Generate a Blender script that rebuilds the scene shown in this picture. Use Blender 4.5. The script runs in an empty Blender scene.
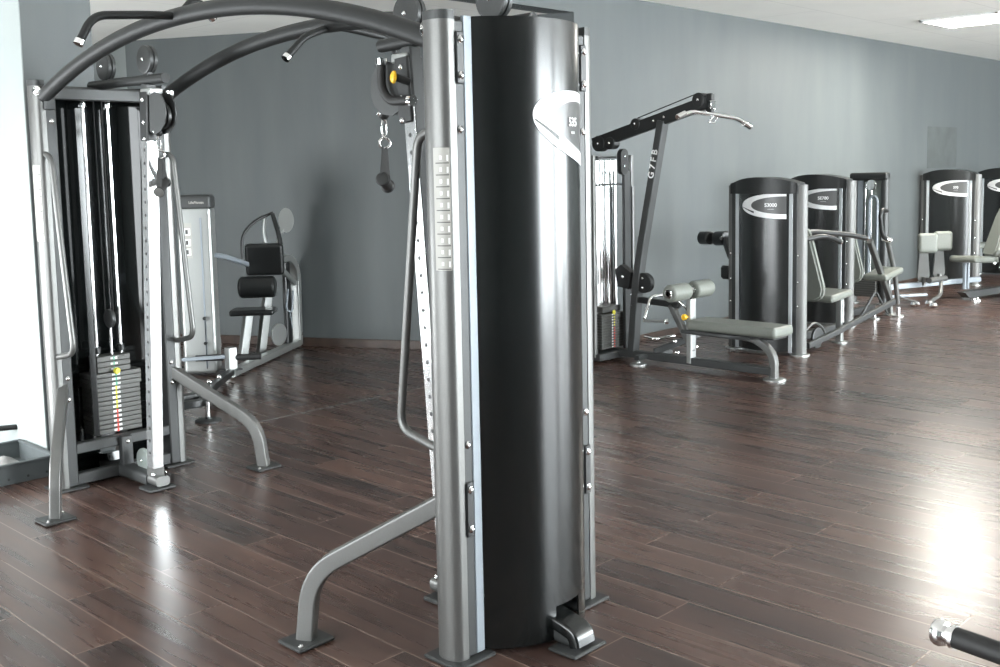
import bpy, bmesh, math, random
from mathutils import Vector, Matrix
random.seed(4)
SC = bpy.context.scene
COL = SC.collection
PI = math.pi
# ------------------------------------------------------------------ camera
cam = bpy.data.objects.new('camera', bpy.data.cameras.new('camera'))
COL.objects.link(cam)
cam.data.sensor_width = 36
cam.data.lens = 1060 * 36 / 1000
cam.data.shift_y = -0.0535
cam.data.clip_start = 0.05
cam.location = (-2.5827, -3.9064, 1.59)
cam.matrix_world = Matrix.Translation(cam.location) @ Matrix.Rotation(math.radians(-45.8 + 0), 4, 'Z') @ Matrix.Rotation(math.radians(90 - 5.87), 4, 'X') @ Matrix.Rotation(math.radians(-1.15), 4, 'Z')
SC.camera = cam
# ------------------------------------------------------------------ world, exposure
SC.view_settings.view_transform = 'Standard'
SC.view_settings.look = 'None'
SC.view_settings.exposure = 0.35
SC.view_settings.gamma = 1
SC.view_settings.use_curve_mapping = False
W = bpy.data.worlds.new('world'); SC.world = W
W.use_nodes = True
W.node_tree.nodes['Background'].inputs[0].default_value = (0.8, 0.9, 1.0, 1)
W.node_tree.nodes['Background'].inputs[1].default_value = 1.0
WINDOW_E = 25.0        # big windows opposite the machines
SIDE_E = 38.0         # window in the side bay
END_E = 8.0
LAMP_E = 80.0
# ------------------------------------------------------------------ materials
MATS = {}
def mat(name, col=(.5, .5, .5), rough=.5, metal=0., spec=.5, coat=0., emit=None, es=0., noise=0., nscale=40., bump=0.):
    if name in MATS: return MATS[name]
    m = bpy.data.materials.new(name); m.use_nodes = True
    nt = m.node_tree; b = nt.nodes['Principled BSDF']
    b.inputs['Base Color'].default_value = (*col, 1)
    b.inputs['Roughness'].default_value = rough
    b.inputs['Metallic'].default_value = metal
    b.inputs['Specular IOR Level'].default_value = spec
    b.inputs['Coat Weight'].default_value = coat
    b.inputs['Coat Roughness'].default_value = .08
    if emit:
        b.inputs['Emission Color'].default_value = (*emit, 1)
        b.inputs['Emission Strength'].default_value = es
    if noise or bump:
        tc = nt.nodes.new('ShaderNodeTexCoord'); n = nt.nodes.new('ShaderNodeTexNoise')
        n.inputs['Scale'].default_value = nscale; n.inputs['Detail'].default_value = 5
        nt.links.new(tc.outputs['Object'], n.inputs['Vector'])
        if noise:
            r = nt.nodes.new('ShaderNodeValToRGB')
            r.color_ramp.elements[0].position = .3; r.color_ramp.elements[1].position = .7
            r.color_ramp.elements[0].color = (*[c * (1 - noise) for c in col], 1)
            r.color_ramp.elements[1].color = (*[min(1, c * (1 + noise)) for c in col], 1)
            nt.links.new(n.outputs['Fac'], r.inputs['Fac']); nt.links.new(r.outputs['Color'], b.inputs['Base Color'])
        if bump:
            bp = nt.nodes.new('ShaderNodeBump'); bp.inputs['Strength'].default_value = bump; bp.inputs['Distance'].default_value = .002
            nt.links.new(n.outputs['Fac'], bp.inputs['Height']); nt.links.new(bp.outputs['Normal'], b.inputs['Normal'])
    MATS[name] = m
    return m
STEEL = mat('satin_grey_paint', (.155, .155, .15), .40, .65, noise=.04, nscale=200)
SILVER = mat('silver_paint', (.38, .39, .38), .36, .7, noise=.03, nscale=200)
FRAME = mat('dark_grey_paint', (.046, .048, .048), .46, .25, noise=.05, nscale=150)
ARCH = mat('black_textured_paint', (.014, .015, .015), .52, 0, .35, noise=.1, nscale=300, bump=.3)
SATIN = mat('satin_black_shroud', (.008, .009, .009), .27, 0, .95, noise=.05, nscale=5)
GLOSS = mat('gloss_black_shroud', (.006, .007, .007), .2, 0, .6, noise=.05, nscale=5)
INNER = mat('polished_black_inner_face', (.005, .006, .006), .06, 0, .5, noise=.05, nscale=3, bump=.05)
BLACK = mat('black_plastic', (.012, .013, .013), .4, noise=.1, nscale=60)
RUBBER = mat('black_rubber', (.015, .015, .015), .6, noise=.1, nscale=90)
BVINYL = mat('black_vinyl', (.012, .013, .013), .28, noise=.1, nscale=90, bump=.1)
VINYL = mat('grey_vinyl', (.165, .175, .155), .42, noise=.04, nscale=60, bump=.1)
NICKEL = mat('bright_plated_steel', (.88, .89, .89), .15, .85, noise=.01, nscale=10)
CHROME = mat('chrome', (.9, .9, .9), .07, 1, noise=.01, nscale=10)
BSTRIP = mat('bright_silver_strip', (.55, .58, .60), .42, .3, noise=.02, nscale=10)
POST = mat('light_grey_post_paint', (.155, .155, .15), .52, .35, noise=.03, nscale=100)
STRIP = mat('silver_strip', (.27, .30, .33), .5, .25, noise=.02, nscale=10)
STACK = mat('weight_plate_grey', (.085, .085, .08), .5, .3, noise=.06, nscale=120)
WHITE = mat('white_label', (.85, .85, .85), .4, noise=.01, nscale=10)
LGREY = mat('pale_label', (.40, .39, .36), .4, noise=.02, nscale=10)
MGREY = mat('grey_label', (.10, .10, .10), .3, noise=.04, nscale=10)
YELLOW = mat('yellow_plastic', (.85, .48, .02), .35, noise=.03, nscale=30)
YLAB = mat('yellow_label', (.75, .68, .06), .5, noise=.02, nscale=30)
RED = mat('red_label', (.75, .08, .05), .5, noise=.02, nscale=30)
GREENL = mat('green_label', (.10, .35, .22), .5, noise=.02, nscale=30)
CLEAR = mat('pale_plastic_guard', (.32, .36, .34), .35, .2, noise=.03, nscale=20)
CABLE = mat('black_cable', (.01, .01, .01), .5, noise=.02, nscale=20)
BOXM = mat('grey_plastic_box', (.075, .085, .087), .5, noise=.08, nscale=14)
CLOTH = mat('grey_cloth', (.34, .33, .32), .8, noise=.2, nscale=20, bump=.4)
# ------------------------------------------------------------------ mesh helpers
class MB:
    """collects shapes, then builds one mesh object"""
    def __init__(s): s.bm = bmesh.new(); s.mats = []
    def _mi(s, m):
        if m is None: return 0
        if m not in s.mats: s.mats.append(m)
        return s.mats.index(m)
    def _tag(s, faces, m, smooth):
        i = s._mi(m)
        for f in faces: f.material_index = i; f.smooth = smooth
    def box(s, c, d, m=None, rot=None, bev=.003, seg=1, smooth=False):
        r = bmesh.ops.create_cube(s.bm, size=1)
        vs = r['verts']
        for v in vs: v.co = Vector((v.co.x * d[0], v.co.y * d[1], v.co.z * d[2]))
        fs = list({f for v in vs for f in v.link_faces})
        if bev > 0 and min(d) > bev * 2.2:
            es = list({e for f in fs for e in f.edges})
            n0 = set(s.bm.faces)
            rr = bmesh.ops.bevel(s.bm, geom=es, offset=bev, segments=seg, profile=.5, affect='EDGES')
            fs = [f for f in s.bm.faces if f not in n0] + [f for f in fs if f.is_valid]
        fs = list(set(fs)); vs = list({v for f in fs for v in f.verts})
        M = Matrix.Translation(Vector(c)) @ (rot.to_4x4() if rot else Matrix())
        for v in vs: v.co = M @ v.co
        s._tag(fs, m, smooth)
        return s
    def sweep(s, pts, prof, m=None, up=Vector((0, 0, 1)), caps=True, smooth=True, scale=None):
        """pts: centre line; prof: list of (a,b): a along side, b along up'"""
        P = [Vector(p) for p in pts]; n = len(P); rings = []
        side = None
        for i, p in enumerate(P):
            t = (P[min(i + 1, n - 1)] - P[max(i - 1, 0)]).normalized()
            if side is None:
                u = Vector(up)
                if abs(t.dot(u)) > .95: u = Vector((0, 1, 0)) if abs(t.y) < .9 else Vector((1, 0, 0))
                side = t.cross(u).normalized()
            else:
                side = (side - t * side.dot(t)).normalized()
            b = side.cross(t).normalized()
            k = scale[i] if scale else 1
            rings.append([s.bm.verts.new(p + side * a * k + b * c * k) for a, c in prof])
        fs = []; L = len(prof)
        for i in range(n - 1):
            for j in range(L):
                k = (j + 1) % L
                fs.append(s.bm.faces.new((rings[i][j], rings[i][k], rings[i + 1][k], rings[i + 1][j])))
        s._tag(fs, m, smooth)
        if caps:
            s._tag([s.bm.faces.new(list(reversed(rings[0]))), s.bm.faces.new(rings[-1])], m, False)
        return s
    def tube(s, pts, r, m=None, fil=0., seg=10, n=8, caps=True, scale=None):
        prof = [(r * math.cos(2 * PI * k / seg), r * math.sin(2 * PI * k / seg)) for k in range(seg)]
        return s.sweep(fillet(pts, fil, n) if fil else pts, prof, m, caps=caps, scale=scale)
    def bar(s, pts, w, h, m=None, fil=0., up=(0, 0, 1), rad=.008, n=8):
        rad = min(rad, w * .45, h * .45)
        prof = []
        for cx, cy, a0 in ((w / 2 - rad, h / 2 - rad, 0), (-w / 2 + rad, h / 2 - rad, PI / 2), (-w / 2 + rad, -h / 2 + rad, PI), (w / 2 - rad, -h / 2 + rad, 1.5 * PI)):
            for k in range(4):
                a = a0 + k * PI / 6
                prof.append((cx + rad * math.cos(a), cy + rad * math.sin(a)))
        return s.sweep(fillet(pts, fil, n) if fil else pts, prof, m, up=Vector(up))
    def cyl(s, p0, p1, r, m=None, seg=16, r2=None):
        P0, P1 = Vector(p0), Vector(p1)
        return s.tube([P0, P0.lerp(P1, .5), P1], r, m, seg=seg, scale=None if r2 is None else [1, (1 + r2 / r) / 2, r2 / r])
    def lathe(s, p0, axis, prof, m=None, seg=20):
        """prof: (distance along axis, radius) pairs"""
        a = Vector(axis).normalized(); p0 = Vector(p0)
        u = Vector((0, 0, 1)) if abs(a.z) < .9 else Vector((1, 0, 0))
        e1 = a.cross(u).normalized(); e2 = a.cross(e1)
        rings = [[s.bm.verts.new(p0 + a * d + (e1 * math.cos(2 * PI * k / seg) + e2 * math.sin(2 * PI * k / seg)) * max(r, .0004)) for k in range(seg)] for d, r in prof]
        fs = []
        for i in range(len(rings) - 1):
            for j in range(seg):
                k = (j + 1) % seg
                fs.append(s.bm.faces.new((rings[i][j], rings[i][k], rings[i + 1][k], rings[i + 1][j])))
        fs.append(s.bm.faces.new(list(reversed(rings[0])))); fs.append(s.bm.faces.new(rings[-1]))
        s._tag(fs, m, True)
        return s
    def prism(s, poly, a, b, axis='z', m=None, smooth=False):
        """poly (u,v) extruded from a to b along axis; z:(x,y) y:(x,z) x:(y,z)"""
        f3 = {'z': lambda u, v, w: (u, v, w), 'y': lambda u, v, w: (u, w, v), 'x': lambda u, v, w: (w, u, v)}[axis]
        lo = [s.bm.verts.new(f3(u, v, a)) for u, v in poly]; hi = [s.bm.verts.new(f3(u, v, b)) for u, v in poly]
        n = len(poly); fs = [s.bm.faces.new((lo[i], lo[(i + 1) % n], hi[(i + 1) % n], hi[i])) for i in range(n)]
        s._tag(fs, m, smooth)
        s._tag([s.bm.faces.new(list(reversed(lo))), s.bm.faces.new(hi)], m, False)
        return s
    def grid(s, rows, m=None, smooth=True, closed=False):
        R = [[s.bm.verts.new(p) for p in r] for r in rows]; fs = []
        for i in range(len(R) - 1):
            for j in range(len(R[0]) - 1):
                fs.append(s.bm.faces.new((R[i][j], R[i][j + 1], R[i + 1][j + 1], R[i + 1][j])))
        s._tag(fs, m, smooth); return s
    def cushion(s, c, d, m=None, rot=None, r=None, seg=4):
        r = r or min(d) * .42
        return s.box(c, d, m, rot, bev=r, seg=seg, smooth=True)
    def build(s, name, m=None, parent=None, **kw):
        bmesh.ops.recalc_face_normals(s.bm, faces=s.bm.faces)
        me = bpy.data.meshes.new(name); s.bm.to_mesh(me); s.bm.free(); me.set_sharp_from_angle(angle=math.radians(38))
        ms = s.mats if s.mats and s.mats[0] is not None else []
        if m is not None and not ms: me.materials.append(m)
        for q in s.mats: me.materials.append(q or m)
        o = bpy.data.objects.new(name, me); COL.objects.link(o)
        if parent: o.parent = parent
        for k, v in kw.items(): o[k] = v
        wn = o.modifiers.new('weighted_normals', 'WEIGHTED_NORMAL'); wn.keep_sharp = True
        return o
def fillet(pts, r, n=8):
    P = [Vector(p) for p in pts]; out = [P[0]]
    for i in range(1, len(P) - 1):
        a, b, c = P[i - 1], P[i], P[i + 1]
        d1 = (a - b); d2 = (c - b); rr = min(r, d1.length * .49, d2.length * .49)
        p = b + d1.normalized() * rr; q = b + d2.normalized() * rr
        for k in range(n + 1):
            t = k / n
            out.append(p * (1 - t) ** 2 + b * 2 * t * (1 - t) + q * t * t)
    out.append(P[-1]); return out
def empty(name, loc, rz=0, **kw):
    o = bpy.data.objects.new(name, None); COL.objects.link(o)
    o.location = loc; o.rotation_euler = (0, 0, rz); o.empty_display_size = .1
    for k, v in kw.items(): o[k] = v
    return o
def struct(o): o['kind'] = 'structure'; return o
def text(body, name, m, parent, loc, rot, size, extr=.0006, **kw):
    cu = bpy.data.curves.new(name, 'FONT'); cu.body = body; cu.size = size; cu.extrude = extr
    cu.align_x = 'CENTER'; cu.align_y = 'CENTER'; cu.materials.append(m); cu.offset = size * .02
    t = bpy.data.objects.new(name, cu); COL.objects.link(t)
    bpy.context.view_layer.update()
    me = bpy.data.meshes.new_from_object(t.evaluated_get(bpy.context.evaluated_depsgraph_get()))
    COL.objects.unlink(t); bpy.data.objects.remove(t)
    o = bpy.data.objects.new(name, me); COL.objects.link(o); o.parent = parent
    o.matrix_local = Matrix.Translation(loc) @ rot.to_4x4()
    for k, v in kw.items(): o[k] = v
    return o
def axes(xd, yd):
    """rotation whose local x,y point along xd,yd"""
    x = Vector(xd).normalized(); y = Vector(yd).normalized(); z = x.cross(y).normalized(); y = z.cross(x)
    return Matrix((x, y, z)).transposed()
def lookrot(d, up=(0, 0, 1)):
    """rotation whose local z is d"""
    z = Vector(d).normalized(); x = Vector(up).cross(z)
    if x.length < 1e-4: x = Vector((1, 0, 0))
    x.normalize(); y = z.cross(x)
    return Matrix((x, y, z)).transposed()
# ------------------------------------------------------------------ setting materials
def wall_mat():
    m = mat('blue_grey_wall_paint', (.105, .132, .140), .42, 0, .5)
    nt = m.node_tree; b = nt.nodes['Principled BSDF']
    tc = nt.nodes.new('ShaderNodeTexCoord'); mp = nt.nodes.new('ShaderNodeMapping'); mp.inputs['Scale'].default_value = (2.2, 2.2, .45)
    n = nt.nodes.new('ShaderNodeTexNoise'); n.inputs['Scale'].default_value = 2.0; n.inputs['Detail'].default_value = 6
    nt.links.new(tc.outputs['Object'], mp.inputs['Vector']); nt.links.new(mp.outputs[0], n.inputs['Vector'])
    r = nt.nodes.new('ShaderNodeValToRGB'); r.color_ramp.elements[0].position = .3; r.color_ramp.elements[1].position = .72
    r.color_ramp.elements[0].color = (.080, .090, .092, 1); r.color_ramp.elements[1].color = (.099, .109, .109, 1)
    nt.links.new(n.outputs[0], r.inputs[0]); nt.links.new(r.outputs[0], b.inputs['Base Color'])
    r2 = nt.nodes.new('ShaderNodeMapRange'); r2.inputs[3].default_value = .50; r2.inputs[4].default_value = .62
    nt.links.new(n.outputs[0], r2.inputs[0]); nt.links.new(r2.outputs[0], b.inputs['Roughness'])
    n2 = nt.nodes.new('ShaderNodeTexNoise'); n2.inputs['Scale'].default_value = 90
    nt.links.new(tc.outputs['Object'], n2.inputs['Vector'])
    bp = nt.nodes.new('ShaderNodeBump'); bp.inputs['Strength'].default_value = .12; bp.inputs['Distance'].default_value = .004
    nt.links.new(n2.outputs[0], bp.inputs['Height']); nt.links.new(bp.outputs[0], b.inputs['Normal'])
    return m
def floor_mat():
    m = bpy.data.materials.new('dark_wood_planks'); m.use_nodes = True
    nt = m.node_tree; b = nt.nodes['Principled BSDF']; L = nt.links.new; N = nt.nodes.new
    tc = N('ShaderNodeTexCoord'); sp = N('ShaderNodeSeparateXYZ'); cb = N('ShaderNodeCombineXYZ')
    L(tc.outputs['Object'], sp.inputs[0]); L(sp.outputs['Y'], cb.inputs['X']); L(sp.outputs['X'], cb.inputs['Y'])
    br = N('ShaderNodeTexBrick'); br.offset = .37; br.offset_frequency = 2
    br.inputs['Color1'].default_value = (0, 0, 0, 1); br.inputs['Color2'].default_value = (1, 1, 1, 1); br.inputs['Mortar'].default_value = (.5, .5, .5, 1)
    br.inputs['Scale'].default_value = 1; br.inputs['Mortar Size'].default_value = .003; br.inputs['Mortar Smooth'].default_value = .1
    br.inputs['Brick Width'].default_value = 1.29; br.inputs['Row Height'].default_value = .192; br.inputs['Bias'].default_value = 0
    L(cb.outputs[0], br.inputs['Vector'])
    # grain, shifted per board
    sh = N('ShaderNodeVectorMath'); sh.operation = 'MULTIPLY'; sh.inputs[1].default_value = (7.3, 3.1, 5.7)
    L(br.outputs['Color'], sh.inputs[0])
    ad = N('ShaderNodeVectorMath'); ad.operation = 'ADD'; L(cb.outputs[0], ad.inputs[0]); L(sh.outputs[0], ad.inputs[1])
    mp = N('ShaderNodeMapping'); mp.inputs['Scale'].default_value = (.8, 14, 1); L(ad.outputs[0], mp.inputs['Vector'])
    n1 = N('ShaderNodeTexNoise'); n1.inputs['Scale'].default_value = 1.6; n1.inputs['Detail'].default_value = 6; n1.inputs['Roughness'].default_value = .5; n1.inputs['Distortion'].default_value = .25
    L(mp.outputs[0], n1.inputs['Vector'])
    mp2 = N('ShaderNodeMapping'); mp2.inputs['Scale'].default_value = (1, 3.2, 1); L(ad.outputs[0], mp2.inputs['Vector'])
    n2 = N('ShaderNodeTexNoise'); n2.inputs['Scale'].default_value = 1.4; n2.inputs['Detail'].default_value = 3; L(mp2.outputs[0], n2.inputs['Vector'])
    r1 = N('ShaderNodeValToRGB'); e = r1.color_ramp.elements
    e[0].position = .24; e[0].color = (.026, .019, .017, 1); e[1].position = .80; e[1].color = (.122, .070, .053, 1)
    x = e.new(.5); x.color = (.064, .036, .029, 1)
    mx = N('ShaderNodeMath'); mx.operation = 'MULTIPLY_ADD'; mx.inputs[1].default_value = .45
    L(n1.outputs[0], mx.inputs[0])
    m2 = N('ShaderNodeMath'); m2.operation = 'MULTIPLY'; m2.inputs[1].default_value = .55; L(n2.outputs[0], m2.inputs[0]); L(m2.outputs[0], mx.inputs[2])
    # per board offset
    pb = N('ShaderNodeMath'); pb.operation = 'MULTIPLY_ADD'; pb.inputs[1].default_value = .26; pb.inputs[2].default_value = -.13
    L(br.outputs['Color'], pb.inputs[0])
    m3 = N('ShaderNodeMath'); m3.operation = 'ADD'; L(mx.outputs[0], m3.inputs[0]); L(pb.outputs[0], m3.inputs[1])
    L(m3.outputs[0], r1.inputs[0])
    mixm = N('ShaderNodeMix'); mixm.data_type = 'RGBA'; mixm.inputs['B'].default_value = (.30, .22, .18, 1)  # pale seam colour, glints off the bevelled board edges painted in
    L(r1.outputs[0], mixm.inputs['A'])
    fm = N('ShaderNodeMath'); fm.operation = 'MULTIPLY'; fm.inputs[1].default_value = .6; L(br.outputs['Fac'], fm.inputs[0]); L(fm.outputs[0], mixm.inputs['Factor'])
    L(mixm.outputs['Result'], b.inputs['Base Color'])
    rr = N('ShaderNodeMapRange'); rr.inputs[3].default_value = .22; rr.inputs[4].default_value = .34; L(n1.outputs[0], rr.inputs[0]); L(rr.outputs[0], b.inputs['Roughness'])
    b.inputs['Specular IOR Level'].default_value = .55
    bp = N('ShaderNodeBump'); bp.inputs['Strength'].default_value = .02; bp.inputs['Distance'].default_value = .001
    L(n1.outputs[0], bp.inputs['Height']); L(bp.outputs[0], b.inputs['Normal'])
    return m
def ceil_mat():
    m = mat('ceiling_paint', (.60, .59, .56), .8)
    nt = m.node_tree; b = nt.nodes['Principled BSDF']; N = nt.nodes.new; L = nt.links.new
    tc = N('ShaderNodeTexCoord'); br = N('ShaderNodeTexBrick'); br.offset = .5
    br.inputs['Color1'].default_value = (.90, .89, .84, 1); br.inputs['Color2'].default_value = (.88, .87, .83, 1); br.inputs['Mortar'].default_value = (.70, .69, .65, 1)
    br.inputs['Scale'].default_value = 1; br.inputs['Brick Width'].default_value = 2.4; br.inputs['Row Height'].default_value = 1.2; br.inputs['Mortar Size'].default_value = .006; br.inputs['Mortar Smooth'].default_value = .6
    L(tc.outputs['Object'], br.inputs['Vector'])
    n = N('ShaderNodeTexNoise'); n.inputs['Scale'].default_value = 3; n.inputs['Detail'].default_value = 4; L(tc.outputs['Object'], n.inputs[0])
    mx = N('ShaderNodeMix'); mx.data_type = 'RGBA'; mx.blend_type = 'MULTIPLY'; mx.inputs['Factor'].default_value = .08
    L(br.outputs['Color'], mx.inputs['A']); L(n.outputs[0], mx.inputs['B']); L(mx.outputs['Result'], b.inputs['Base Color'])
    return m
WALL = wall_mat(); FLOOR = floor_mat(); CEIL = ceil_mat()
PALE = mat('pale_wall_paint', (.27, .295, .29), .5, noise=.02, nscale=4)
PATCH = mat('filled_wall_patch', (.072, .080, .078), .55, noise=.14, nscale=6)
BASEB = mat('dark_wood_baseboard', (.045, .026, .018), .4, noise=.3, nscale=12)
SKYPANE = mat('bright_window_pane', (.8, .85, .9), .1, emit=(.90, .97, 1.0), es=WINDOW_E, noise=.01)
SKYPANE2 = mat('bright_side_window_pane', (.8, .85, .9), .1, emit=(.93, .98, 1.0), es=SIDE_E, noise=.01)
SKYPANE3 = mat('bright_end_window_pane', (.8, .85, .9), .1, emit=(.93, .98, 1.0), es=END_E, noise=.01)
LAMP = mat('lamp_diffuser', (.9, .9, .85), .4, emit=(1, .97, .88), es=LAMP_E, noise=.01)
WFRAME = mat('window_frame_paint', (.10, .11, .11), .4, noise=.02)
# ------------------------------------------------------------------ setting
XR = 17.0; YB = -8.2; YP = 1.93; XL = -5.2; ZC = 3.09; ZR = 2.90
struct(MB().box((5.5, 2.5, -.05), (24, 22.5, .1), bev=0).build('floor', FLOOR))
struct(MB().box(((XR + XL) / 2, (YB + YP) / 2, ZC + .05), (XR - XL, YP - YB, .1), bev=0).build('ceiling', CEIL))
struct(MB().box((.9, 7.6, ZR + .05), (7.6, 11.3, .1), bev=0).build('ceiling', CEIL))
# long wall behind the machines
struct(MB().box(((4.37 + XR) / 2, YP + .1, 1.6), (XR - 4.37, .2, 3.2), bev=0).build('wall_right', WALL))
# header closing the step between both ceilings
struct(MB().box(((4.37 + XL) / 2, YP + .1, 3.04), (4.37 - XL, .2, .28), bev=0).build('trim_1', WALL))
# slanted wall of the bay, then the wall running away
struct(MB().prism([(4.37, 1.93), (2.36, 5.85), (2.5, 5.95), (4.6, 2.1)], 0, 3.0, 'z').build('wall_back', WALL))
struct(MB().box((2.46, 9.5, 1.5), (.2, 7.3, 3.0), bev=0).build('wall_back_return', PALE))
struct(MB().box((-.1, 13.2, 1.5), (5.4, .2, 3.0), bev=0).build('wall_far', WALL))
# pillar: painted face to the room, pale side to the bay window
pl = MB(); pl.box((-.015, 2.42, 1.5), (.39, .98, 3.0), WALL, bev=0)
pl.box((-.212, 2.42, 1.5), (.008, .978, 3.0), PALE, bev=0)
struct(pl.build('wall_pillar'))
# bay side wall with a tall window
XB = -2.6
w = MB()
w.box((XB - .1, 2.03, 1.5), (.2, .2, 3.0), bev=0); w.box((XB - .1, 9.4, 1.5), (.2, 7.6, 3.0), bev=0)
w.box((XB - .1, 3.85, 2.25), (.2, 3.5, 1.5), bev=0); w.box((XB - .1, 3.85, .05), (.2, 3.5, .1), bev=0); w.box((XB - .1, 4.65, .8), (.2, 1.9, 1.4), bev=0)
struct(w.build('wall_left', WALL))
struct(MB().box((XB - .95, 2.0, 1.45), (5.2 - 2.6 - .0, .14, 2.9), bev=0).build('wall_left_end', WALL)).location.x = -.3
def window(name, c, w_, h, ax, pane, nm, thick=.06):
    """ax 'x': pane faces +x, ax 'y': faces +y; width along the other axis"""
    d = lambda a, z, t: ((t, a, z) if ax == 'x' else (a, t, z))
    root = empty(name, c); root['kind'] = 'structure'
    f = MB(); z0 = h / 2
    for s_ in (-1, 1):
        f.box(d(s_ * (w_ / 2 - .03), 0, 0), d(.06, h, thick), bev=.004)
        f.box(d(0, s_ * (z0 - .03), 0), d(w_, .06, thick), bev=.004)
    for k in range(1, nm): f.box(d(-w_ / 2 + k * w_ / nm, 0, 0), d(.07, h, thick), bev=.004)
    f.build('window_frame', WFRAME, root)
    MB().box(d(0, 0, -.01), d(w_ - .04, h - .04, .01), bev=0).build('pane', pane, root)
    return root
window('window_1', (XB - .08, 2.91, .8), 1.56, 1.4, 'x', SKYPANE2, 2)
# window wall opposite the machines
WZ0, WZ1 = .08, 2.80
wins = [(3.7, 3.6), (8.0, 3.4), (12.4, 3.8)]
w = MB()
w.box(((XR + XL) / 2, YB - .1, WZ0 / 2), (XR - XL, .2, WZ0), bev=0)
w.box(((XR + XL) / 2, YB - .1, (WZ1 + 3.2) / 2), (XR - XL, .2, 3.2 - WZ1), bev=0)
edges = [XL] + [e for c, ww in wins for e in (c - ww / 2, c + ww / 2)] + [XR]
for a, b in zip(edges[::2], edges[1::2]): w.box(((a + b) / 2, YB - .1, 1.5), (b - a, .2, WZ1 - WZ0), bev=0)
struct(w.build('wall_front', PALE))
for i, (c, ww) in enumerate(wins): window('window_%d' % (i + 2), (c, YB - .08, (WZ0 + WZ1) / 2), ww, WZ1 - WZ0, 'y', SKYPANE, 2)
struct(MB().box((XR + .1, (YB + YP) / 2, 1.6), (.2, YP - YB, 3.2), bev=0).build('wall_end', PALE))
w = MB(); w.box((XL - .1, -5.5, 1.6), (.2, 5.4, 3.2), bev=0); w.box((XL - .1, 1.9, 1.6), (.2, .4, 3.2), bev=0)
w.box((XL - .1, -.55, 2.95), (.2, 4.5, .5), bev=0); w.box((XL - .1, -.55, .05), (.2, 4.5, .1), bev=0)
struct(w.build('wall_side', PALE))
window('window_5', (XL - .08, -.55, 1.4), 4.5, 2.6, 'x', SKYPANE3, 2)
# baseboards, floor strip, wall patch
struct(MB().box(((4.37 + XR) / 2, YP - .008, .03), (XR - 4.37, .016, .06), bev=.003).build('baseboard_right', BASEB))
dx = Vector((2.36 - 4.37, 5.85 - 1.93, 0)); L_ = dx.length
struct(MB().box((4.365 + dx.x / 2 - .012, 1.93 + dx.y / 2 - .006, .04), (L_, .016, .08), rot=Matrix.Rotation(math.atan2(dx.y, dx.x), 3, 'Z'), bev=.003).build('baseboard_back', BASEB))
struct(MB().box((2.2, YP + .01, .0015), (4.2, .008, .002), bev=0).build('trim_2', STACK))
struct(MB().box((12.18, YP - .001, 1.79), (1.0, .006, .56), bev=0).build('trim_3', PATCH))

# ------------------------------------------------------------------ shared bits
def bolt(parent, p, d, r=.009, name='bolt', m=CHROME):
    MB().lathe(p, d, [(0, r * 1.25), (.003, r * 1.25), (.004, r), (.007, r * .8), (.009, r * .3)], seg=10).build(name, m, parent)
def arc_shroud(p0, p1, sag, n=24):
    """points on a circular arc in plan from p0 to p1, bulging by sag to the left of p0->p1"""
    a = Vector((*p0, 0)); b = Vector((*p1, 0)); c = (b - a).length / 2; R = (c * c + sag * sag) / (2 * sag)
    t = (b - a).normalized(); nrm = Vector((-t.y, t.x, 0)); ctr = (a + b) / 2 + nrm * (sag - R); th = math.asin(c / R)
    return [ctr + (nrm * math.cos(x) + t * math.sin(x)) * R for x in [(-1 + 2 * i / n) * th for i in range(n + 1)]]
def on_arc(p0, p1, sag, u, off=0):
    """u in -1..1 along the arc; returns point, outward normal, tangent"""
    a = Vector((*p0, 0)); b = Vector((*p1, 0)); c = (b - a).length / 2; R = (c * c + sag * sag) / (2 * sag)
    t = (b - a).normalized(); nrm = Vector((-t.y, t.x, 0)); ctr = (a + b) / 2 + nrm * (sag - R); th = math.asin(c / R) * u
    n = nrm * math.cos(th) + t * math.sin(th)
    return ctr + n * (R + off), n, t * math.cos(th) - nrm * math.sin(th)
def shroud(parent, p0, p1, sag, z0, z1, m=GLOSS, hole=None):
    pts = arc_shroud(p0, p1, sag, 28); th = .006
    mb = MB(); cen = (Vector((*p0, 0)) + Vector((*p1, 0))) / 2
    a = Vector((*p0, 0)); b = Vector((*p1, 0)); t = (b - a).normalized(); nrm = Vector((-t.y, t.x, 0))
    inner = [p - nrm * th for p in pts]
    poly = pts + inner[::-1]
    if hole is None:
        rows = [(z0, z1, None)]
    else:
        rows = [(hole[2], z1, None), (z0, hole[2], hole)]
    for za, zb, h in rows:
        n = len(pts)
        segs = [(0, n - 1)] if h is None else [(0, h[0]), (h[1], n - 1)]
        for i0, i1 in segs:
            P = pts[i0:i1 + 1]; Q = inner[i0:i1 + 1]
            mb.grid([[(p.x, p.y, za) for p in P], [(p.x, p.y, zb) for p in P]], m)
            mb.grid([[(p.x, p.y, za) for p in Q], [(p.x, p.y, zb) for p in Q]], INNER)
            for zz in (za, zb): mb.grid([[(p.x, p.y, zz) for p in P], [(q.x, q.y, zz) for q in Q]], m, smooth=False)
            for k in (0, -1): mb.grid([[(P[k].x, P[k].y, za), (P[k].x, P[k].y, zb)], [(Q[k].x, Q[k].y, za), (Q[k].x, Q[k].y, zb)]], m, smooth=False)
    return mb.build('shroud', m, parent)
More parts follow.
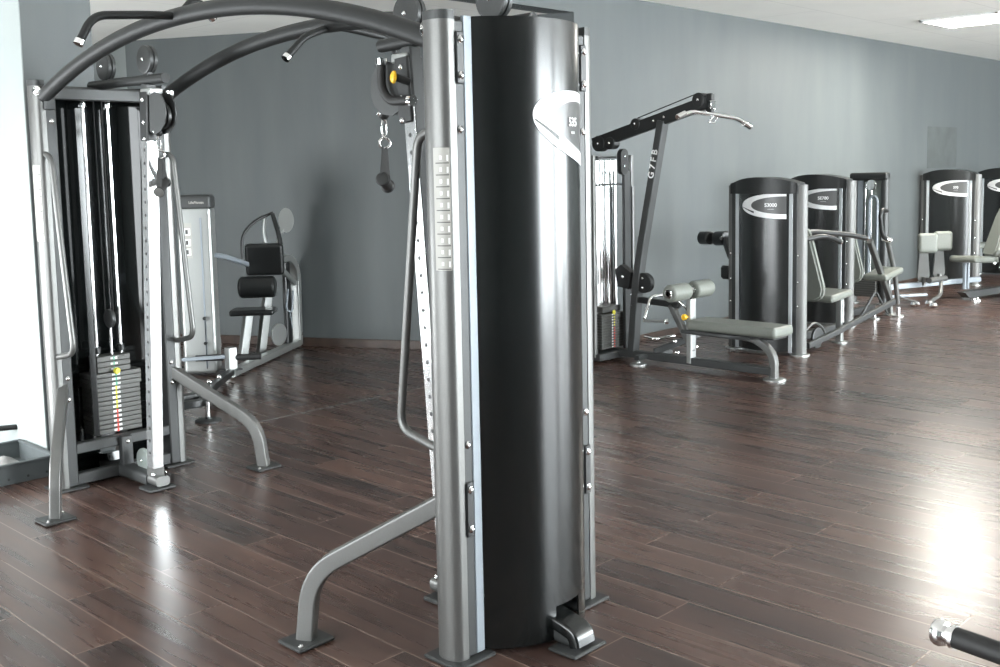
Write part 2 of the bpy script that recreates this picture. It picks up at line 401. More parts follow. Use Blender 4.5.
def swoosh(parent, p0, p1, sag, uR, uL, zc, hz, title, sub, tilt=0., tsize=.045, flip=1, ti0=.27, ts=.70):
    """crescent sign lying on the shroud: open at uR, tip at uL"""
    n = 26
    def P(u, z, off): 
        q, _, _ = on_arc(p0, p1, sag, u, off); return (q.x, q.y, z)
    def S(t, v):   # t 0 at tip .. 1 at open end
        return uL + (uR - uL) * t
    up, lo, iu, il = [], [], [], []
    for i in range(n + 1):
        t = i / n; tt = t ** 1.6
        e = math.sqrt(max(0, 1 - (1 - tt) ** 2)); zz = zc + tilt * (tt - .0)
        up.append((tt, zz + hz * e)); lo.append((tt, zz - hz * e))
        ti = ti0 + (1 - ti0) * tt; ei = math.sqrt(max(0, 1 - (1 - tt) ** 2))
        zi = zc + tilt * ti + hz * .04
        iu.append((ti, zi + hz * .70 * ei)); il.append((ti, zi - hz * .68 * ei))
    def band(A_, B_, off, mb):
        rows = []
        for k in range(9):
            f = k / 8; rows.append([P(S(a[0] + (b[0] - a[0]) * f, 0), a[1] + (b[1] - a[1]) * f, off) for a, b in zip(A_, B_)])
        mb.grid(rows)
    mb = MB(); band(up, iu, .0025, mb); band(lo, il, .0025, mb)
    mb.build('logo_crescent', WHITE, parent, label='white crescent emblem')
    g = MB(); band(iu, il, .002, g); g.build('logo_panel', MGREY, parent, label='dark grey emblem field')
    g = MB(); a0 = (.02, zc + tilt * .02 - hz * .10); a1 = (ti0 + .07, zc + tilt * .33 - hz * .50)
    rows = [[], []]
    for k in range(9):
        f = k / 8; t = a0[0] + (a1[0] - a0[0]) * f; z = a0[1] + (a1[1] - a0[1]) * f; w_ = hz * (.02 + .05 * f)
        rows[0].append(P(S(t, 0), z + w_, .0034)); rows[1].append(P(S(t, 0), z - w_, .0034))
    g.grid(rows); g.build('logo_gap', BLACK, parent)
    for (s_, dz, sz) in ((title, hz * .06, tsize), (sub, -tsize * .62 , tsize * .42)):
        q, nn, tg = on_arc(p0, p1, sag, S(ts, 0), .005)
        R = axes(tg * flip, (0, 0, 1))
        text(s_, 'lettering', WHITE, parent, Vector((q.x, q.y, zc + tilt * ts + dz)), R, sz)
# ------------------------------------------------------------------ cable crossover
X0 = empty('cable_crossover', (0.0, 0, 0), math.radians(.6),
           label='tall dark grey cable crossover station with two black towers joined by twin arched overhead tubes', category='gym machine')
def tower(s):
    Y = lambda w: s * (1.455 - w)
    lx = lambda x: x
    for sx in (-1, 1):
        # outer rounded column + square tube
        prof = []
        for k in range(13):
            a = -PI / 2 + PI * k / 12
            prof.append((sx * (.336 + .036 * math.cos(a)), Y(0) + .055 * math.sin(a)))
        prof = [(sx * .315, Y(0) - .055)] + prof + [(sx * .315, Y(0) + .055)]
        up = MB().prism(prof, .014, 2.055, 'z', STEEL, smooth=True).build('upright', STEEL, X0)
        MB().prism([(x + sx * .001, y) for x, y in prof], 2.055, 2.083, 'z', FRAME, smooth=True).build('end_cap', SILVER, up, label='flat grey end cap')
        MB().box((sx * .290, Y(0), 1.035), (.056, .106, 2.04), bev=.006).build('inner_upright', FRAME, X0)
        MB().box((sx * (.2615 if sx < 0 else .2745), Y(-.050), 1.045), (.036 if sx < 0 else .010, .014, 2.05), bev=.002).build('silver_strip', STRIP, X0, label='narrow silver trim strip')
        MB().box((sx * .305, Y(0), .007), (.17, .17, .014), bev=.004).build('base_plate', FRAME, X0)
        if s < 0 or 1:
            for z0, z1 in ((1.86, 2.02), (.42, .60)):
                MB().box((sx * .300, Y(-.058), (z0 + z1) / 2), (.034, .010, z1 - z0), bev=.004).build('joining_plate', BLACK, X0)
                for z in (z0 + .025, z1 - .025): bolt(X0, (sx * .300, Y(-.063), z), (0, s, 0), .010)
            for z in (1.72, .72): bolt(X0, (sx * .300, Y(-.054), z), (0, s, 0), .010)
            for z in (2.03, 1.88, .58, .47): bolt(X0, (sx * .290, Y(.053), z), (0, -s, 0), .010)
        # grab handle
        MB().tube([(sx * .33, Y(.02), 1.725), (sx * .33, Y(.11), 1.705), (sx * .33, Y(.235), .735), (sx * .33, Y(.02), .69)], .0145, fil=.06, seg=12, n=8).build('grab_handle', STEEL, X0)
        # stabiliser leg
        lg = MB().bar([(sx * .30, Y(.02), .535), (sx * .555, Y(.46), .245), (sx * .575, Y(.475), .014)], .050, .062, fil=.12, n=10, up=(0, 0, 1)).build('stabiliser_leg', STEEL, X0)
        MB().box((sx * .575, Y(.475), .008), (.15, .13, .016), bev=.006).build('foot_plate', FRAME, lg)
        for q in (-1, 1): bolt(lg, (sx * .575 + q * .055, Y(.475) + q * .045, .016), (0, 0, 1), .007)
        # bracket of the arch
        MB().box((sx * .300, Y(.06), 1.985), (.055, .03, .10), bev=.006).build('arch_bracket', FRAME, X0)
        bolt(X0, (sx * .352, Y(.05), 2.03), (sx * .8, -s * .6, 0), .018, name='arch_nut')
    # cross beams
    MB().box((0, Y(.02), 2.02), (.53, .05, .06), bev=.005).build('top_beam', FRAME, X0)
    MB().box((0, Y(-.015), 2.045), (.48, .05, .03), bev=.005).build('top_plate', BLACK, X0)
    MB().box((0, Y(.02), .205), (.53, .05, .055), bev=.005).build('lower_beam', FRAME, X0)
    MB().box((0, Y(.02), .045), (.53, .05, .06), bev=.005).build('lower_beam', FRAME, X0)
    MB().box((0, Y(.055), .12), (.06, .05, .22), bev=.005).build('centre_post', FRAME, X0)
    for z in (.2, .055): bolt(X0, (0, Y(.08), z), (0, -s, 0), .009)
    # curved black shroud on the outer face
    p0, p1 = ((-.244, Y(-.048)), (.268, Y(-.048))) if s > 0 else ((.268, Y(-.048)), (-.244, Y(-.048)))
    hole = (10, 16, .135) if s < 0 else (12, 18, .155)
    sh = shroud(X0, p0, p1, .14, .022, 2.07, hole=hole)
    pts = arc_shroud(p0, p1, .134, 20)
    MB().prism([(p.x, p.y) for p in pts], 2.03, 2.04, 'z').build('shroud_lid', BLACK, X0)
    if s < 0:
        swoosh(X0, p0, p1, .14, -.62, .35, 1.765, .118, '535', 'mcs', tilt=-.045, tsize=.040, flip=-1, ti0=.29, ts=.63)
    # foot tube leaving the shroud opening
    ft = MB().bar([(0, Y(.34), .045), (0, Y(-.255), .045)], .085, .065, rad=.02).build('foot_tube', FRAME, X0)
    MB().bar([(0, Y(-.06), .10), (0, Y(-.20), .075), (0, Y(-.262), .058), (0, Y(-.272), .02)], .098, .045, fil=.03, rad=.012).build('foot_cap', GLOSS, ft)
    MB().box((0, Y(-.25), .007), (.17, .12, .014), bev=.006).build('foot_plate', FRAME, X0)
    # guide rods, weight stack
    for x in (-.068, .068):
        MB().cyl((x, Y(-.075), .24), (x, Y(-.075), 2.0), .0105, seg=16).build('guide_rod', CHROME, X0)
        MB().cyl((x, Y(-.075), .665), (x, Y(-.075), .70), .021, seg=16).build('rod_bushing', BLACK, X0)
        MB().cyl((x, Y(-.075), 1.965), (x, Y(-.075), 1.992), .02, seg=16).build('rod_collar', CHROME, X0)
    zz = .238; hh = .0252
    cols = [GREENL, GREENL, GREENL, YLAB, YLAB, YLAB, YLAB, YLAB, RED, RED, RED, RED, RED, RED, RED]
    for k in range(13):
        pw = .275 if k < 10 else .285
        pl = MB(); pl.box((0, Y(-.075), zz + hh / 2), (pw, .115 if k < 10 else .13, hh - .0016), STACK, bev=.002)
        c = RED if k < 5 else YLAB if k < 10 else GREENL
        pl.box((-.014, Y(-.075 + (.058 if k < 10 else .0655)), zz + hh / 2), (.017, .001, hh * .45), WHITE, bev=0)
        pl.box((.014, Y(-.075 + (.058 if k < 10 else .0655)), zz + hh / 2), (.017, .001, hh * .45), WHITE, bev=0)
        pl.box((.0, Y(-.075 + (.0585 if k < 10 else .066)), zz + hh / 2), (.011, .001, hh * .8), c, bev=0)
        pl.build('weight_plate', STACK, X0); zz += hh
    for k in range(3):
        pl = MB(); pl.box((0, Y(-.075), zz + .0145), (.185, .10, .0275), STACK, bev=.002)
        pl.box((-.012, Y(-.024), zz + .0145), (.014, .001, .010), WHITE, bev=0); pl.box((.012, Y(-.024), zz + .0145), (.014, .001, .010), WHITE, bev=0)
        pl.box((0, Y(-.0235), zz + .0145), (.008, .001, .02), GREENL, bev=0)
        pl.build('weight_plate', STACK, X0); zz += .029
    MB().lathe((0, Y(-.005), .572), (0, -s, 0), [(0, .016), (.012, .018), (.02, .014)], m=YLAB).build('selector_pin', YLAB, X0, label='yellow selector pin')
    # travelling pulley and cable
    MB().cyl((0, Y(-.045), zz), (0, Y(-.045), .80), .008, seg=10).build('eye_bolt', CHROME, X0)
    MB().lathe((-.012, Y(-.045), .85), (1, 0, 0), [(0, .045), (.004, .05), (.02, .05), (.024, .045)], seg=24).build('travelling_pulley', FRAME, X0)
    for x in (-.003, .003): MB().cyl((x * 3, Y(-.045 + x * 9), .86), (x * 3, Y(-.045 + x * 9), 2.0), .0035, seg=8).build('cable', CABLE, X0)
    # clear guard strips behind the rods
    MB().box((-.145, Y(.035), 1.1), (.03, .004, 1.7), bev=0).build('inner_guard', GLOSS, X0)
    # leaning pulley track
    a = Vector((0, Y(.36), .075)); b = Vector((0, Y(.50), 2.045)); d = (b - a).normalized(); side = Vector((1, 0, 0)); nn = Vector((0, -s, 0)); nn = (nn - d * nn.dot(d)).normalized()
    R = Matrix((side, nn, d)).transposed()
    if R.determinant() < 0: R = Matrix((-side, nn, d)).transposed()
    tl = (b - a).length; c = (a + b) / 2
    MB().box(c, (.055, .055, tl), rot=R, bev=.005).build('pulley_track', FRAME, X0)
    tb = MB(); cw = a + d * (tl * .452) + nn * .029
    tb.box(cw, (.056, .006, tl * .88), rot=R, bev=.001)
    tf = tb.build('track_face', NICKEL, X0, label='bright chromed face of the pulley track')
    tf2 = MB()
    for q in (-1, 1): tf2.box(a + d * (tl * .452) + side * q * .0285, (.003, .054, tl * .88), rot=R, bev=0)
    tf2.build('track_side', NICKEL, X0)
    ho = MB()
    for k in range(26):
        pz = a + d * (.12 + k * .064)
        for q in (-1, 1): ho.cyl(pz + side * q * .0300 + nn * .004, pz + side * q * .0306 + nn * .004, .0085, seg=8)
    ho.build('track_holes', BLACK, X0, kind='stuff')
    # foot of the track
    MB().bar([(0, Y(.10), .05), (0, Y(.36), .05), (0, Y(.435), .05)], .075, .05, rad=.018).build('track_foot', STEEL, X0)
    MB().box((0, Y(.375), .009), (.15, .12, .018), bev=.006).build('foot_plate', FRAME, X0)
    MB().box((0, Y(.365), .09), (.066, .066, .05), rot=R, bev=.004).build('track_sleeve', STEEL, X0)
    for q in (-1, 1): bolt(X0, (q * .033, Y(.40), .085), (q, 0, 0), .008)
    # lower return pulley
    MB().lathe((.012, Y(.20), .115), (1, 0, 0), [(0, .058), (.004, .062), (.02, .062), (.024, .058)], seg=24).build('return_pulley', CLEAR, X0)
    bolt(X0, (.010, Y(.20), .115), (-1, 0, 0), .007)
    # boom and its two pulleys
    MB().tube([(0, Y(-.10), 2.076), (0, Y(.25), 2.072), (0, Y(.665), 2.063)], .024, seg=14).build('pulley_boom', ARCH, X0)
    for w_ in (.075, .50):
        p = MB().lathe((-.018, Y(w_), 2.162), (1, 0, 0), [(-.006, .058), (-.002, .068), (.014, .068), (.018, .06), (.022, .068), (.038, .068), (.042, .058)], seg=28).build('boom_pulley', FRAME, X0)
        bolt(p, (-.025, Y(w_), 2.162), (-1, 0, 0), .007)
        MB().box((0, Y(w_), 2.10), (.03, .05, .05), bev=.004).build('pulley_bracket', BLACK, X0)
    # sliding carriage
    zc = 1.86; wt = .505
    MB().box((0, Y(wt), zc + .03), (.080, .075, .24), rot=R, bev=.006).build('carriage', BLACK, X0)
    MB().box((0, Y(wt + .02), 2.005), (.075, .09, .035), bev=.006).build('track_head', SILVER, X0)
    for q in (-1, 1):
        for dz in (-.08, 0, .11): bolt(X0, (q * .041, Y(wt + .005), zc + dz), (q, 0, 0), .008)
    # swivel housing: two half-disc cheeks
    for q in (-1, 1):
        poly = [(Y(.53), 1.985), (Y(.60), 2.0), (Y(.665), 1.985), (Y(.695), 1.94), (Y(.70), 1.89), (Y(.685), 1.845), (Y(.64), 1.81), (Y(.58), 1.80), (Y(.53), 1.82)]
        MB().prism(poly, q * .026 - .0025, q * .026 + .0025, 'x').build('swivel_cheek', FRAME, X0)
    MB().lathe((-.012, Y(.63), 1.885), (1, 0, 0), [(0, .054), (.004, .06), (.02, .06), (.024, .054)], seg=24).build('swivel_pulley', BLACK, X0)
    MB().tube([(s * .055, Y(.445), 1.848), (s * .055, Y(.56), 1.85), (s * .055, Y(.605), 1.90), (s * .055, Y(.60), 1.985)], .0165, fil=.06, seg=14).build('carriage_grip', RUBBER, X0)
    MB().cyl((s * .055, Y(.60), 1.985), (s * .055, Y(.60), 2.008), .020, seg=14).build('grip_cap', CHROME, X0)
    MB().cyl((s * .055, Y(.452), 1.848), (s * .055, Y(.432), 1.847), .020, seg=14).build('grip_cap', CHROME, X0)
    MB().cyl((s * .040, Y(.47), 1.915), (s * .085, Y(.485), 1.93), .014, seg=10).build('pin_shaft', BLACK, X0)
    kb = MB(); 
    kb.lathe((s * .085, Y(.485), 1.93), (s * .8, -s * .5, .1), [(0, .014), (.004, .022), (.012, .024), (.018, .018), (.022, .008)], seg=7)
    kb.build('pull_pin_knob', YELLOW, X0, label='yellow pull pin knob')
    # swivel eye and ball under the housing
    ws = .66 if s < 0 else .575
    MB().lathe((0, Y(ws), 1.832), (0, 0, -1), [(0, .012), (.008, .02), (.022, .022), (.034, .018), (.042, .009)], seg=14).build('cable_stop', BLACK, X0)
    bolt(X0, (-.022, Y(ws), 1.812), (-1, 0, 0), .006)
for s in (1, -1): tower(s)
# arches
for sx in (-1, 1):
    pts = []
    for k in range(41):
        y = -1.42 + 2.84 * k / 40; f = abs(y) / 1.42
        pts.append((sx * .315, y, 2.245 - .245 * f ** 2.1))
    MB().tube(pts, .035, seg=16).build('arch_tube', ARCH, X0)
def hand(pts, cap_d):
    h = MB().tube(pts, .0165, fil=.08, seg=12).build('pull_up_handle', ARCH, X0)
    p = Vector(pts[-1]); d = (p - Vector(pts[-2])).normalized()
    MB().cyl(p, p + d * .02, .019, seg=14).build('handle_cap', CHROME, h)
hand([(-.315, .10, 2.245), (-.45, .10, 2.238), (-.68, .10, 2.215), (-.735, .10, 2.118)], 1)
hand([(-.315, .06, 2.262), (-.27, .06, 2.31), (-.20, .085, 2.29), (-.165, .10, 2.262)], 1)
hand([(.315, -.08, 2.235), (.25, -.08, 2.21), (.16, -.10, 2.178), (.072, -.10, 2.092)], 1)
hand([(.315, -.05, 2.245), (.45, -.05, 2.24), (.68, -.05, 2.215), (.745, -.05, 2.112)], 1)
bolt(X0, (.30, -.18, 2.235), (-1, -.3, -.2), .018, m=FRAME)
# exercise placards on the outer columns
for s in (1, -1):
    y0 = s * 1.455
    pm = MB(); zt, zb = 1.665, 1.285
    def cp(a, z, off=0):
        r1, r2 = .0362 + off, .0552 + off
        return (-.336 - r1 * math.cos(a), y0 + r2 * math.sin(a), z)
    A0, A1 = (-1.25, -.12) if s < 0 else (-.95, .15)
    pm.grid([[cp(A0 + (A1 - A0) * k / 6, z, .0012) for k in range(7)] for z in (zb, zt)], LGREY)
    for i in range(10):
        z = zt - .012 - (i + 1) * .0365
        pm.grid([[cp(A0 + (A1 - A0) * (.06 + .8 * k / 4), zz, .002) for k in range(5)] for zz in (z, z + .003)], STACK)
        pm.grid([[cp(A0 + (A1 - A0) * (.1 + .12 * k / 2), zz, .002) for k in range(3)] for zz in (z + .008, z + .026)], WHITE)
        pm.grid([[cp(A0 + (A1 - A0) * (.5 + .14 * k / 2), zz, .002) for k in range(3)] for zz in (z + .012, z + .024)], WHITE)
    pm.build('exercise_placard', LGREY, X0, label='pale sticker with a column of exercise diagrams')
# ------------------------------------------------------------------ strap handles hanging from both pulleys
def strap_handle(label, loc, rz, grip):
    r = empty('strap_handle', loc, rz, label=label, category='cable handle', group='strap handles on the cable crossover')
    lp = []
    for k in range(17):
        a = 2 * PI * k / 16; lp.append((.011 * math.sin(a), 0, -.038 + .036 * math.cos(a)))
    MB().tube(lp, .0042, seg=8, caps=False).build('carabiner', CHROME, r, label='chrome snap hook')
    rp = [(.022 * math.sin(2 * PI * k / 16), -.006 * math.sin(2 * PI * k / 16), -.092 + .019 * math.cos(2 * PI * k / 16)) for k in range(17)]
    MB().tube(rp, .0045, seg=8, caps=False).build('d_ring', CHROME, r)
    g0, g1 = Vector(grip[0]), Vector(grip[1])
    dd = (g1 - g0).normalized()
    for q in (g0 + dd * .008, g1 - dd * .008):
        MB().bar([(0, 0, -.108), (q.x * .25, q.y * .25, -.14), q + Vector((0, 0, .015))], .028, .0035, up=(0, 1, 0), rad=.001).build('strap', RUBBER, r)
    R_ = .0235
    gr = MB().lathe(g0, dd, [(0, R_), (.004, R_ + .004), (.012, R_ - .003), ((g1 - g0).length - .012, R_ - .003), ((g1 - g0).length - .004, R_ + .004), ((g1 - g0).length, R_)], seg=18).build('grip', RUBBER, r)
    for p, d in ((g0, -dd), (g1, dd)): MB().lathe(p, d, [(-.002, R_ + .001), (.003, R_), (.004, .017), (.0041, .004)], m=STEEL if 'left' in label else BLACK, seg=18).build('grip_end', BLACK, gr)
rot13 = math.radians(.6)
for s, lab, gp, ws in ((-1, 'black strap handle clipped below the pulley beside the large central tower', ((-.045, -.035, -.225), (.04, .035, -.255)), .66),
                   (1, 'black strap handle with open tube grip on the left tower with weight stack', ((-.045, -.05, -.275), (.045, .04, -.225)), .575)):
    y = s * (1.455 - ws)
    strap_handle(lab, (-y * math.sin(rot13), y * math.cos(rot13), 1.795), rot13, gp)
# ------------------------------------------------------------------ ceiling lamps
def ceiling_light(x, y, label):
    r = empty('ceiling_light', (x, y, ZC), label=label, category='ceiling light')
    f = MB(); 
    for q in (-1, 1):
        f.box((q * .385, 0, -.012), (.03, .80, .024), bev=.003); f.box((0, q * .385, -.012), (.80, .03, .024), bev=.003)
    f.build('frame', WHITE, r); MB().box((0, 0, -.010), (.74, .74, .012), bev=0).build('diffuser', LAMP, r)
ceiling_light(9.15, .45, 'glowing square ceiling light above the row of machines')
# ------------------------------------------------------------------ selectorised machine towers
def weight_tower(root, w=.68, h=1.44, sag=.12, title='', sub='', x=0., full=True):
    """shroud bulges towards -x, weights are open towards +x; local y is the width"""
    hw = w / 2
    for sy in (-1, 1):
        y = sy * (hw - .04)
        prof = [(x - .055, y - sy * .010)] + [(x + .0 + .055 * math.sin(a) , y + sy * (.0 + .058 * math.cos(a))) for a in [(-PI / 2 + PI * k / 10) for k in range(11)]] + [(x + .055, y - sy * .010)]
        MB().prism(prof, .016, h - .012, 'z', POST, smooth=True).build('upright', POST, root)
        MB().box((x - .010, sy * (hw - .062), h / 2), (.10, .044, h - .05), bev=.003).build('upright_channel', FRAME, root)
        MB().box((x - .058, sy * (hw - .096), h / 2 - .03), (.012, .034, h - .10), bev=.002).build('silver_strip', BSTRIP, root, label='silver trim strip')
        MB().lathe((x, y, 0), (0, 0, 1), [(0, .085), (.012, .085), (.016, .078)], m=SILVER).build('foot', SILVER, root)
        for z in (.42, .62, .84): bolt(root, (x - .060, y + sy * .01, z), (-1, 0, 0), .008)
    p0 = (x - .055, -(hw - .112)); p1 = (x - .055, hw - .112)
    shroud(root, p0, p1, sag, .03, h - .085, SATIN)
    swoosh(root, p0, p1, sag, -.90, .74, h - .185, .108, title, sub, tsize=.042, flip=-1)
    # arched cap
    cp = MB(); n = 16
    pts = [Vector((x - .072, -hw + .034, 0))] + arc_shroud((x - .070, -(hw - .075)), (x - .070, hw - .075), sag * 1.08, n) + [Vector((x - .072, hw - .034, 0))]
    top = lambda y: h - .010 + .065 * (1 - (abs(y) / hw) ** 2)
    rows = [[], [], [], []]
    for p in pts:
        zt = top(min(max(p.y, -hw), hw))
        rows[0].append((p.x, p.y, h - .085)); rows[1].append((p.x, p.y, zt)); rows[2].append((x + .06, p.y, zt)); rows[3].append((x + .06, p.y, h - .085))
    cp.grid(rows + [rows[0]], smooth=False)
    for k in (0, -1): cp._tag([cp.bm.faces.new([cp.bm.verts.new(r[k]) for r in rows])], None, False)
    cp.build('cap', BLACK, root, label='arched black plastic cap')
    if full:
        for yy in (-.06, .06): MB().cyl((x + .03, yy, .12), (x + .03, yy, h - .06), .011, CHROME).build('guide_rod', CHROME, root)
        for k in range(12): MB().box((x + .035, 0, .14 + k * .028), (.11, .27, .026), bev=.003).build('weight_plate', STACK, root)
        MB().box((x + .02, 0, .06), (.08, w - .12, .06), bev=.006).build('base_beam', FRAME, root)
        MB().box((x + .02, 0, h - .11), (.06, w - .12, .05), bev=.006).build('top_beam', FRAME, root)
def rect(root, name, pts, w=.05, h=.07, m=STEEL, fil=.1, up=(0, 0, 1), **kw): return MB().bar(pts, w, h, fil=fil, up=up).build(name, m, root, **kw)
def rtube(root, name, pts, r=.018, m=STEEL, fil=.06, **kw): return MB().tube(pts, r, fil=fil, seg=12).build(name, m, root, **kw)
def disc(root, p, r=.075, m=SILVER, name='foot'): return MB().lathe(p, (0, 0, 1), [(0, r), (.010, r), (.016, r * .85), (.018, .02), (.03, .018)], seg=24).build(name, m, root)
def pad(root, name, c, d, rot=None, m=VINYL, r=None, **kw): 
    return MB().cushion(c, d, m, rot, r=r).build(name, m, root, **kw)
RY = lambda a: Matrix.Rotation(math.radians(a), 3, 'Y'); RX = lambda a: Matrix.Rotation(math.radians(a), 3, 'X'); RZ = lambda a: Matrix.Rotation(math.radians(a), 3, 'Z')
# ---- machine A : press station with its tower nearest the camera
A = empty('press_machine', (5.46, .735, 0), label='black weight machine with pale seat and press arms, directly behind the low pale bench', category='gym machine')
weight_tower(A, .70, 1.44, .085, 'S3000', '———')
rect(A, 'base_rail', [(.05, 0, .06), (1.35, 0, .06)], .07, .07, FRAME)
rect(A, 'seat_post', [(.80, -.27, .02), (.80, -.27, .40)], .055, .055, SILVER, up=(1, 0, 0)); disc(A, (.80, -.27, 0), .07)
MB().box((.80, -.302, .27), (.02, .012, .22), bev=.003).build('height_scale', CHROME, A)
MB().lathe((.80, -.305, .13), (0, -1, 0), [(0, .012), (.01, .018), (.02, .012)], m=YELLOW).build('adjustment_knob', YELLOW, A, label='yellow adjustment knob')
pad(A, 'seat', (.76, -.13, .425), (.40, .38, .065), RY(-4))
rect(A, 'back_post', [(.40, 0, .06), (.42, 0, .98)], .05, .06, FRAME, up=(1, 0, 0))
bk = MB(); prof = [(-.155, .40), (.155, .40), (.225, .44), (.24, .52), (.11, .98), (.07, 1.05), (-.07, 1.05), (-.11, .98), (-.24, .52), (-.225, .44)]
bk.prism([(u, v) for u, v in prof], .46, .53, 'x'); bmesh.ops.bevel(bk.bm, geom=bk.bm.edges[:], offset=.018, segments=3, affect='EDGES')
bo = bk.build('backrest', VINYL, A); [setattr(p, 'use_smooth', True) for p in bo.data.polygons]; bo.location = (-.04, -.06, 0)
# moving press arms
rtube(A, 'press_arm', [(.15, -.28, .965), (.35, -.32, .985), (.50, -.33, .96), (.64, -.335, .92)], .022, BLACK, .1)
rtube(A, 'press_arm', [(.15, -.12, .985), (.62, -.10, 1.0), (1.20, -.17, .94), (1.42, -.205, .90)], .024, BLACK, .1)
for p in ((.64, -.336, .918), (1.42, -.206, .898)): MB().cyl(p, (p[0] + .025, p[1], p[2] - .003), .025, CHROME).build('grip_cap', CHROME, A)
rect(A, 'arm_mount', [(.10, -.20, .80), (.10, -.20, .99)], .05, .05, FRAME, 0, up=(1, 0, 0))
rect(A, 'lever_link', [(.10, -.33, .07), (.55, -.34, .12), (1.78, -.335, .275)], .04, .05, FRAME, .12)
MB().lathe((.30, -.30, .11), (0, -1, 0), [(0, .09), (.02, .09), (.024, .08)], seg=24).build('lever_pivot', FRAME, A)
rtube(A, 'foot_guard', [(.10, -.31, .20), (.26, -.31, .26), (.42, -.31, .18), (.48, -.31, .07)], .010, STEEL, .1)
# rollers on the wall side
for y, r in ((.46, .066), (.62, .060)):
    MB().lathe((.10 , y, .955), (.25, 1, -.05), [(0, r * .7), (.012, r), (.12, r), (.132, r * .7)], seg=20).build('foam_roller', BVINYL, A, label='black foam roller')
MB().cyl((.10, .30, .96), (.18, .80, .95), .014).build('roller_bar', CHROME, A)
MB().lathe((.055, .485, .958), (-1, 0, 0), [(0, .014), (.008, .018), (.016, .012)], m=CHROME).build('roller_knob', CHROME, A)
rect(A, 'roller_bracket', [(.02, .36, .80), (.06, .43, .90), (.08, .46, .96)], .05, .06, BLACK, .04)
MB().box((.0, .395, .665), (.08, .10, .12), bev=.02).build('cam_box', BLACK, A)
# ---- machine B : arm curl / press with curved handles
B = empty('press_machine', (7.22, 1.17, 0), label='black weight machine with pale preacher pad, second tower with white crescent from the low bench', category='gym machine')
weight_tower(B, .70, 1.44, .085, 'SE780', '———')
rect(B, 'base_rail', [(.05, -.1, .06), (1.0, -.1, .06)], .07, .07, FRAME)
bk = MB(); bk.prism([(u * .9, v) for u, v in prof], .20, .26, 'x'); bmesh.ops.bevel(bk.bm, geom=bk.bm.edges[:], offset=.016, segments=3, affect='EDGES')
bo = bk.build('backrest', VINYL, B); [setattr(p, 'use_smooth', True) for p in bo.data.polygons]; bo.location = (0.05, -.12, 0)
pad(B, 'seat', (.82, -.30, .45), (.42, .26, .07), RY(-8) )
rect(B, 'seat_post', [(1.0, -.30, .02), (.92, -.30, .41)], .05, .05, SILVER, up=(1, 0, 0)); disc(B, (1.0, -.30, 0), .07)
rect(B, 'lever', [(.36, -.36, .82), (.98, -.32, .13)], .05, .06, STEEL, 0)
rtube(B, 'lever_arm', [(1.18, -.30, .10), (1.10, -.30, .42), (.90, -.30, .80)], .026, STEEL, .1)
rtube(B, 'curved_handle', [(.90, -.30, .80), (.78, -.30, .84), (.72, -.30, 1.05), (.76, -.30, 1.12), (.88, -.30, 1.10)], .022, BLACK, .09)
MB().cyl((.92, -.33, .79), (.86, -.27, .82), .03, CHROME).build('handle_cap', CHROME, B)
rtube(B, 'cross_link', [(1.16, -.30, .18), (1.62, -.33, .07)], .012, STEEL, .05); MB().lathe((1.62, -.33, .05), (0, 0, 1), [(-.02, .02), (0, .03), (.02, .02)]).build('link_knob', CHROME, B)
for x_, y_ in ((.62, -.30), (.92, -.42)): 
    disc(B, (x_, y_, 0), .06)
    MB().cyl((x_, y_, .02), (x_, y_, .10), .02, CHROME).build('foot_stud', CHROME, B)
rtube(B, 'foot_bar', [(.30, -.30, .05), (.55, -.34, .30), (.75, -.38, .05)], .013, FRAME, .05)
# ---- machine C : open narrow tower, knee pads and reclining seat
Cc = empty('hip_adductor_machine', (8.46, 1.22, 0), label='weight machine with two square pale knee pads and a narrow open tower', category='gym machine')
tb_ = empty('open_tower', (.50, .24, 0)); tb_.parent = Cc
hw = .20
for sy in (-1, 1):
    MB().prism([(.045 * math.cos(a) * 1.1, sy * (hw - .02) + .045 * math.sin(a)) for a in [k * PI / 8 for k in range(16)]], .015, 1.43, 'z', smooth=True).build('upright', FRAME if sy < 0 else STEEL, tb_)
    disc(tb_, (0, sy * (hw - .02), 0), .07)
MB().box((.0, 0, 1.445), (.12, .445, .09), bev=.03, seg=3).build('cap', BLACK, tb_)
MB().box((.03, 0, .75), (.02, .32, 1.3), bev=.003).build('inner_guard', CLEAR, tb_, label='pale plastic guard')
MB().box((-.015, .10, .78), (.012, .07, 1.25), bev=.003).build('silver_strip', STRIP, tb_)
for yy in (-.035, .035): MB().cyl((-.03, yy, .3), (-.03, yy, 1.38), .009, CHROME).build('guide_rod', CHROME, tb_)
lp = [(-.05, -.02, .35), (-.05, -.02, 1.18), (-.05, -.045, 1.225), (-.05, -.09, 1.225), (-.05, -.115, 1.18), (-.05, -.115, .4)]
MB().tube(lp, .016, fil=.03).build('cable_guard', STRIP, tb_)
MB().lathe((-.05, -.05, 1.35), (-1, 0, 0), [(0, .055), (.02, .06), (.03, .03)]).build('top_pulley', CHROME, tb_)
for k in range(9): MB().box((-.03, 0, .10 + k * .026), (.10, .24, .024), bev=.003).build('weight_plate', STACK, tb_)
rect(Cc, 'base_rail', [(.50, .0, .20), (1.9, -.48, .20)], .05, .06, STRIP)
rect(Cc, 'lower_rail', [(.36, -.05, .11), (.80, -.30, .11)], .05, .03, STRIP)
kx = 1.42
